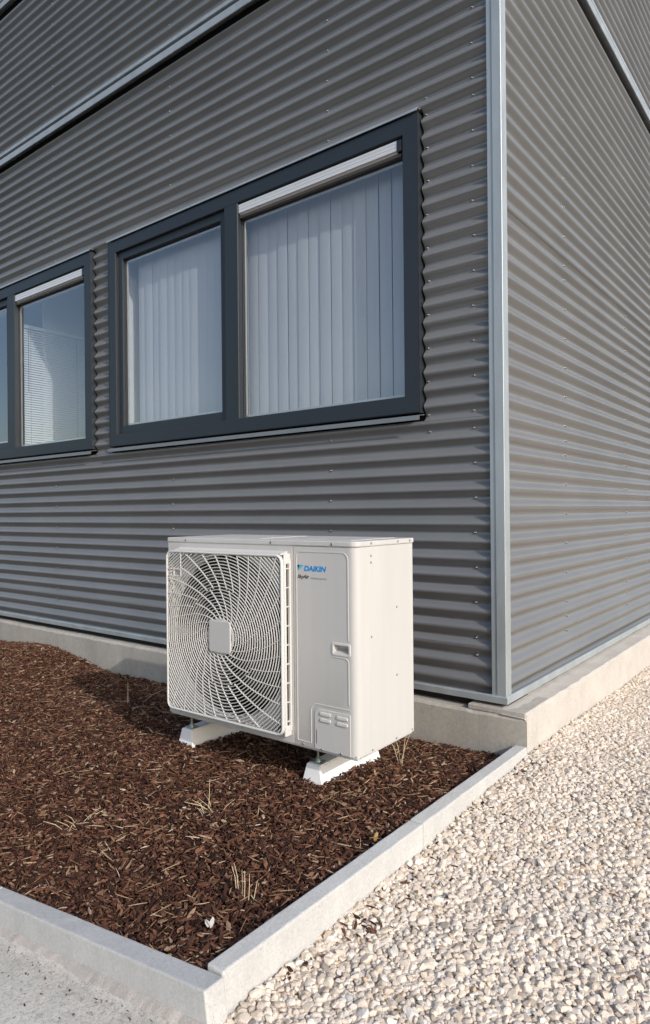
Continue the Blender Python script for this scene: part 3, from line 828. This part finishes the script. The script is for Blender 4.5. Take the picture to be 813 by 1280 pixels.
# ------------------------------------------------------------------ white support feet
def foot(lx, label):
    o = empty('support_foot', (UX+math.cos(UR)*lx, UY+math.sin(UR)*lx, 0.03), UR)
    tag(o, label, 'support foot', 'white feet under the heat pump unit')
    h = 0.114                                   # top of the block, local; the casing stands higher on its rails
    V = []
    for (y, s) in ((0.062, 1), (0.520, -1)):
        V += [(-0.062, y, -0.03), (0.062, y, -0.03), (0.062, y, 0.0), (0.036, y+0.016*s, h), (-0.036, y+0.016*s, h), (-0.062, y, 0.0)]
    F = [(0, 1, 2, 3, 4, 5), (11, 10, 9, 8, 7, 6)] + [(i, i+6, (i+1) % 6+6, (i+1) % 6) for i in range(6)]
    bm = bmesh.new(); vs = [bm.verts.new(v) for v in V]
    for f in F: bm.faces.new([vs[i] for i in f])
    bmesh.ops.recalc_face_normals(bm, faces=bm.faces)
    bmesh.ops.bevel(bm, geom=list(bm.edges), offset=0.004, segments=2, affect='EDGES')
    bm_obj('foot_body', bm, 'foot', o)
    top = UZ-0.03-0.0006
    box('mounting_rail', -0.014, 0.014, 0.170, 0.425, h+.028, top, 'zinc', o)
    box('clamp_plate', -0.030, 0.030, 0.092, 0.135, h+.0005, h+.0055, 'zinc', o, 0.001)
    for y in (0.112, 0.400):
        a = Acc()
        a.tube([(0, y, h+.029), (0, y, top)], [0.0045, 0.0045], 8)
        a.dome((0, y, h+.0055), (0, 0, 1), 0.016, 0.004, 12)
        a.tube([(0, y, h), (0, y, h+.030)], [0.006, 0.006], 8)
        a.tube([(0, y, h+.008), (0, y, h+.018)], [0.0115, 0.0115], 6)
        a.obj('bolt', 'zinc', o)
    return o
foot(-0.286, 'white block foot under the service panel end of the heat pump unit')
foot(-1.082, 'white block foot under the fan end of the heat pump unit')

# ------------------------------------------------------------------ kerb stones
def kerb_stone(label, loc, rot, length, seedv, wd=0.060, ht=0.26):
    """long axis local x from 0 to -length, local y 0..wd, top at local z = 0"""
    bm = bmesh.new(); bx(bm, -length+.0015, -.0015, 0, wd, -ht, 0, 0.006, 3)
    bmesh.ops.subdivide_edges(bm, edges=[e for e in bm.edges if abs((e.verts[0].co-e.verts[1].co).x) > 0.5], cuts=24)
    for v in bm.verts:
        q = v.co
        if q.z > -0.02:
            v.co += Vector((0, 0.0012*mnoise.noise((q.x*14+seedv, q.y*20, 1)), 0.0012*mnoise.noise((q.x*11+seedv, q.y*20, 5))))
    o = bm_obj('kerb_stone', bm, 'kerb', None)
    o.location = loc; o.rotation_euler = rot
    tag(o, label, 'kerb stone', 'kerb stones round the bark bed')
    return o
# two stones running out from the plinth corner, then the falling front row
kerb_stone('straight concrete kerb stone abutting the plinth corner', (0.1310, -0.0535, 0.0657), (0, 0, PI/2), 1.000, 0.0)
kerb_stone('concrete kerb stone between gravel and bark, butted against the sloping kerb end', (0.1320, -1.0550, 0.0650), (0, 0, PI/2), 1.000, 7.7)
sl_a = -math.atan(0.134)
for i, lb in enumerate(('sloping concrete kerb stone whose end shows at the gravel corner', 'further sloping kerb stone continuing beside the concrete path', 'last sloping kerb stone continuing beside the concrete path')):
    d = i*1.0
    kerb_stone(lb, (0.1430-1.12*d*math.cos(sl_a), -2.1225, kerb_slope(0.1430)-0.134*1.12*d*math.cos(sl_a)), (0, sl_a, 0), 1.12, 13.0+i, 0.066)

# smeared mortar along the foot of the sloping kerb
def fillet():
    xs = np.linspace(-2.4, 0.14, 260); V = []; F = []
    for x in xs:
        n1 = mnoise.noise((x*5, 2, 0)); n2 = mnoise.noise((x*24, 4, 0)); n3 = mnoise.noise((x*70, 6, 0))
        wd = max(0.004, 0.030+0.016*n1+0.008*n2+0.004*n3); z = path_z(x)
        V += [(x, -2.1215, z+0.020+0.005*n1), (x, -2.1230-wd*0.6, z+0.0145+0.003*n2), (x, -2.1230-wd, z-0.004)]
    for i in range(len(xs)-1):
        for k in range(2): F.append((3*i+k, 3*i+k+1, 3*i+4+k, 3*i+3+k))
    return struct(mesh_obj('path_edging', V, F, 'fillet', None, True))
fillet()
# ------------------------------------------------------------------ scattered gravel and bark (too many to count)
def hide_lib(name, objs):
    col = bpy.data.collections.new(name)
    for o in objs: col.objects.link(o)
    return col
def stone_variant(i):
    bm = bmesh.new(); bmesh.ops.create_icosphere(bm, subdivisions=2, radius=1.0)
    r = random.Random(100+i)
    planes = []
    for k in range(12):
        n = Vector((r.gauss(0, 1), r.gauss(0, 1), r.gauss(0, 1))).normalized(); planes.append((n, r.uniform(0.48, 0.74)))
    for v in bm.verts:
        for n, d in planes:
            t = v.co.dot(n)-d
            if t > 0: v.co -= n*t
        v.co *= 1+0.02*mnoise.noise(v.co*2.5+Vector((i*3.1, 0, 0)))
        v.co.x *= r.uniform(0.98, 1.02)
    s = (r.uniform(1.25, 1.7), r.uniform(1.0, 1.3), r.uniform(0.8, 1.05))
    for v in bm.verts: v.co = Vector((v.co.x*s[0], v.co.y*s[1], v.co.z*s[2]))
    me = bpy.data.meshes.new('pebble'); bm.to_mesh(me); bm.free(); me.materials.append(M['stone'])
    return bpy.data.objects.new('pebble', me)
def chip_variant(i, m='bark', thin=False):
    r = random.Random(500+i)
    n = 5; V = []; F = []
    w0 = r.uniform(0.06, 0.10) if thin else r.uniform(0.10, 0.30); th = r.uniform(0.03, 0.05) if thin else r.uniform(0.05, 0.11)
    bend = r.uniform(-0.25, 0.25); tw = r.uniform(-0.7, 0.7)
    for k in range(n):
        t = k/(n-1)-0.5
        ww = w0*(1-0.75*abs(2*t)**2.2)*r.uniform(0.75, 1.2); z0 = bend*(t*t*4-0.3)*0.35; y0 = r.uniform(-.05, .05)*(0.3 if thin else 1)
        c, s = math.cos(tw*t), math.sin(tw*t)
        hh = th*(1-0.5*abs(2*t))
        for (yy, zz_) in ((-ww, -hh), (ww, -hh*r.uniform(.6, 1.2)), (ww*0.8, hh*r.uniform(.6, 1.2)), (-ww*0.7, hh)):
            V.append((t+r.uniform(-.05, .05), y0+yy*c-zz_*s, z0+yy*s+zz_*c))
    for k in range(n-1):
        for q in range(4):
            q2 = (q+1) % 4; F.append((4*k+q, 4*k+q2, 4*k+4+q2, 4*k+4+q))
    F += [(3, 2, 1, 0), tuple(4*(n-1)+q for q in range(4))]
    me = bpy.data.meshes.new('chip'); me.from_pydata(V, [], F); me.update(); me.materials.append(M[m])
    return bpy.data.objects.new('chip', me)
LIB_STONE = hide_lib('pebble_shapes', [stone_variant(i) for i in range(12)])
LIB_BARK = hide_lib('bark_shapes', [chip_variant(i) for i in range(14)])
LIB_SLIV = hide_lib('sliver_shapes', [chip_variant(40+i, 'sliver', True) for i in range(8)])
def scatter(name, pts, rots, scls, lib, nlib, label, cat):
    me = bpy.data.meshes.new(name); n = len(pts)
    me.vertices.add(n); me.vertices.foreach_set('co', np.asarray(pts, np.float32).ravel())
    for nm, ty, key, arr in (('rot', 'FLOAT_VECTOR', 'vector', rots), ('scl', 'FLOAT_VECTOR', 'vector', scls)):
        at = me.attributes.new(nm, ty, 'POINT'); at.data.foreach_set(key, np.asarray(arr, np.float32).ravel())
    at = me.attributes.new('pick', 'INT', 'POINT'); at.data.foreach_set('value', rng.integers(0, nlib, n).astype(np.int32))
    me.update()
    o = bpy.data.objects.new(name, me); C.objects.link(o)
    ng = bpy.data.node_groups.new(name, 'GeometryNodeTree')
    ng.interface.new_socket('Geometry', in_out='INPUT', socket_type='NodeSocketGeometry')
    ng.interface.new_socket('Geometry', in_out='OUTPUT', socket_type='NodeSocketGeometry')
    gi = ng.nodes.new('NodeGroupInput'); go = ng.nodes.new('NodeGroupOutput')
    ci = ng.nodes.new('GeometryNodeCollectionInfo'); ci.inputs['Collection'].default_value = lib
    ci.inputs['Separate Children'].default_value = True; ci.inputs['Reset Children'].default_value = True
    ip = ng.nodes.new('GeometryNodeInstanceOnPoints'); ip.inputs['Pick Instance'].default_value = True
    def attr(nm, ty):
        a = ng.nodes.new('GeometryNodeInputNamedAttribute'); a.data_type = ty; a.inputs['Name'].default_value = nm
        return [s for s in a.outputs if s.enabled and s.name == 'Attribute'][0]
    er = ng.nodes.new('FunctionNodeEulerToRotation')
    ng.links.new(attr('rot', 'FLOAT_VECTOR'), er.inputs[0]); ng.links.new(er.outputs[0], ip.inputs['Rotation'])
    ng.links.new(attr('scl', 'FLOAT_VECTOR'), ip.inputs['Scale']); ng.links.new(attr('pick', 'INT'), ip.inputs['Instance Index'])
    ng.links.new(gi.outputs[0], ip.inputs['Points']); ng.links.new(ci.outputs[0], ip.inputs['Instance'])
    ng.links.new(ip.outputs[0], go.inputs[0])
    md = o.modifiers.new('scatter', 'NODES'); md.node_group = ng
    stuff(o); o['label'] = label; o['category'] = cat
    return o
def jitter_grid(x0, x1, y0, y1, step):
    xs = np.arange(x0, x1, step); ys = np.arange(y0, y1, step*0.87)
    X, Y = np.meshgrid(xs, ys); X = X+(np.arange(len(ys)) % 2)[:, None]*step/2
    X = X+rng.uniform(-.42, .42, X.shape)*step; Y = Y+rng.uniform(-.42, .42, Y.shape)*step
    return X.ravel(), Y.ravel()
# gravel
GP, GRt, GS = [], [], []
for layer, (step, zoff) in enumerate(((0.0145, -0.003), (0.0145, 0.004), (0.021, 0.009))):
    X, Y = jitter_grid(0.140, 3.4, -3.35, 4.2, step)
    keep = (Y < 2.4) | (X < 2.2)
    X, Y = X[keep], Y[keep]
    sz = rng.lognormal(math.log(0.0090), 0.32, len(X)).clip(0.004, 0.0165)
    for x, y, s_ in zip(X, Y, sz):
        GP.append((x, y, gravel_z(x, y)+zoff+random.uniform(-.003, .003)))
        GS.append((s_, s_, s_))
    GRt.append(np.c_[rng.uniform(-.45, .45, len(X)), rng.uniform(-.45, .45, len(X)), rng.uniform(0, 2*PI, len(X))])
scatter('gravel', GP, np.vstack(GRt), GS, LIB_STONE, 12, 'pale cream crushed stone gravel beside the kerb and plinth', 'gravel')
# bark mulch
def near_foot(x, y):
    return False
MP, MR, MS = [], [], []
for (step, zoff, lo, hi, tilt) in ((0.0110, -0.006, 0.010, 0.028, 0.6), (0.0125, 0.002, 0.010, 0.034, 0.65), (0.026, 0.008, 0.012, 0.052, 0.5)):
    X, Y = jitter_grid(-6.2, 0.062, -2.046, -0.055, step)
    keep = Y > np.interp(X, [-6.2, -4.2, -3.2, 0.05], [-1.2, -1.2, -2.1, -2.1])
    X, Y = X[keep], Y[keep]
    Z = mulch_np(X, Y)
    Ln = rng.uniform(0, 1, len(X))**2.0*(hi-lo)+lo
    for x, y, z, l in zip(X, Y, Z, Ln):
        zz_ = z+0.014*mnoise.noise((x*3, y*3, 1.3))+0.010*mnoise.noise((x*9, y*9, 4.3))
        MP.append((x, y, zz_+zoff+random.uniform(-.004, .004))); q = min(l, 0.030)*random.uniform(.75, 1.25)
        MS.append((l, q, q))
    MR.append(np.c_[rng.normal(0, tilt, len(X)), rng.normal(0, tilt*0.6, len(X)), rng.uniform(0, 2*PI, len(X))])
scatter('bark_mulch', MP, np.vstack(MR), MS, LIB_BARK, 14, 'dark brown bark mulch filling the bed', 'mulch')
X, Y = jitter_grid(-6.0, 0.055, -2.04, -0.06, 0.036)
keep = (Y > np.interp(X, [-6.2, -4.2, -3.2, 0.05], [-1.2, -1.2, -2.1, -2.1])) & (rng.uniform(0, 1, len(X)) < 0.6)
X, Y = X[keep], Y[keep]
Ls = rng.uniform(0, 1, len(X))**2.6*0.065+0.015
scatter('wood_slivers', [(x, y, mulch_z(x, y)+random.uniform(0.006, .016)) for x, y in zip(X, Y)],
        np.c_[rng.normal(0, .4, len(X)), rng.normal(0, .22, len(X)), rng.uniform(0, 2*PI, len(X))],
        [(l, 0.020*random.uniform(.8, 1.6), 0.022) for l in Ls], LIB_SLIV, 8, 'pale straw coloured wood slivers strewn over the bark mulch', 'wood slivers')
# bark spilled on the gravel
SP = []
for k in range(70):
    t = random.uniform(-1.95, -0.1); SP.append((0.150+abs(random.gauss(0, 0.06)), t))
for (cx, cy, n, sd_) in ((0.22, -1.55, 16, 0.03), (0.19, -1.78, 7, 0.02), (0.30, -0.7, 8, 0.05), (0.6, -0.9, 4, 0.2), (0.95, -1.2, 4, 0.25), (0.28, -1.25, 12, 0.07)):
    for k in range(n): SP.append((max(0.148, random.gauss(cx, sd_)), random.gauss(cy, sd_)))
scatter('spilled_bark', [(x, y, gravel_z(x, y)+0.014) for x, y in SP], np.c_[rng.normal(0, .3, len(SP)), rng.normal(0, .3, len(SP)), rng.uniform(0, 2*PI, len(SP))],
        [(random.uniform(.014, .042),)+(random.uniform(.012, .026),)*2 for _ in SP], LIB_BARK, 14, 'stray brown bark chips spilled onto the pale gravel', 'bark chips')

# ------------------------------------------------------------------ small litter on the bed
def straw_tuft(label, x, y, blades):
    z = mulch_z(x, y)
    A = Acc()
    for (dx, dy, h, lx, ly) in blades:
        p0 = (dx, dy, -0.01); p1 = (dx+lx*.45+.003, dy+ly*.45, h*.55); p2 = (dx+lx, dy+ly, h)
        A.tube([p0, p1, p2], [0.0016, 0.0014, 0.0008], 5)
    o = A.obj('dry_grass_tuft', 'straw', None)
    o.location = (x, y, z); tag(o, label, 'dry grass', 'dry grass tufts in the bark bed'); return o
def rb(n, spread, h, lean, sd_):
    r = random.Random(sd_)
    return [(r.uniform(-spread, spread), r.uniform(-spread, spread), h*r.uniform(.5, 1), r.uniform(-lean, lean), r.uniform(-lean, lean)) for _ in range(n)]
straw_tuft('sprawling tuft of pale straw in the open bark in front of the heat pump', -0.609, -1.413, rb(7, .04, .05, .09, 1)+[(-.02, 0, .13, .02, -.01), (-.06, -.02, .012, .16, .03), (.03, .01, .06, .06, .03)])
straw_tuft('upright straw stubble near the two kerbs meeting', -0.110, -1.745, [(-.045, .02, .07, -.02, .0), (-.035, .02, .075, -.03, .01), (.0, 0, .085, .0, .0), (.012, -.004, .09, .003, 0), (.026, .0, .085, .006, 0), (.036, .01, .06, .01, .01)])
straw_tuft('thin dry stalks growing beside the rear corner of the heat pump', -0.272, -0.567, [(0, 0, .17, .05, .03), (0, .01, .12, -.06, .04), (0.01, 0, .14, .0, .04), (.01, 0, .1, .03, -.02), (0, 0, .11, -.1, .05), (.0, .0, .06, .05, -.04)])
straw_tuft('flattened straw tuft out on the open bark away from the kerbs', -1.07, -1.70, rb(9, .06, .055, .07, 4))
straw_tuft('long dry stalks lying in the shadow of the heat pump', -2.15, -0.70, [(0, 0, .10, -.02, .02), (.02, 0, .02, .3, -.12), (.05, .05, .09, .12, .12), (.3, -.08, .015, .3, .02), (-.02, .02, .12, -.03, .02)])
def litter(name, label, cat, m, x, y, size, seed_):
    r = random.Random(seed_); n = 14; V = [(0, 0, .012)]; F = []
    for k in range(n):
        a = 2*PI*k/n; rr = size*(0.75+0.35*math.cos(2*a)+r.uniform(-.12, .12)); V.append((rr*math.cos(a), rr*math.sin(a)*.8, 0.006+0.012*math.sin(2*a+1)+r.uniform(0, .006)))
    for k in range(n): F.append((0, 1+k, 1+(k+1) % n))
    o = mesh_obj(name, V, F, m, None)
    md = o.modifiers.new('thickness', 'SOLIDIFY'); md.thickness = 0.001
    o.location = (x, y, mulch_z(x, y)+0.016); o.rotation_euler = (0.25, -0.1, r.uniform(0, 6))
    return tag(o, label, cat)
litter('bleached_leaf', 'small crumpled white leaf on the bark near the kerb corner', 'leaf', 'paper', -0.082, -1.904, 0.013, 3)
litter('fallen_leaf', 'yellow brown fallen leaf against the inside of the kerb', 'leaf', 'leaf', 0.03, -1.231, 0.018, 5)

# litter on the path
A = Acc()
A.tube([(-.03, -.012, .004), (-.01, -.016, .006), (.012, -.006, .005), (.022, .014, .008), (.02, .024, .006)], [0.0012, 0.0016, 0.0015, 0.0013, 0.0008], 5)
tw = A.obj('twig', 'twig', None)
tw.location = (-0.60, -2.36, path_z(-0.60)+0.004); tag(tw, 'thin dark curved twig lying on the concrete path', 'twig')
PX = rng.uniform(-1.0, 0.1, 150); PY = -2.14-rng.exponential(0.09, 150)
scatter('path_grit', [(x, y, path_z(x)+0.003) for x, y in zip(PX, PY)], np.c_[rng.normal(0, .3, 150), rng.normal(0, .3, 150), rng.uniform(0, 2*PI, 150)],
        [(random.uniform(.003, .011),)*3 for _ in PX], LIB_BARK, 14, 'tiny dark crumbs of bark scattered on the concrete path', 'bark crumbs')
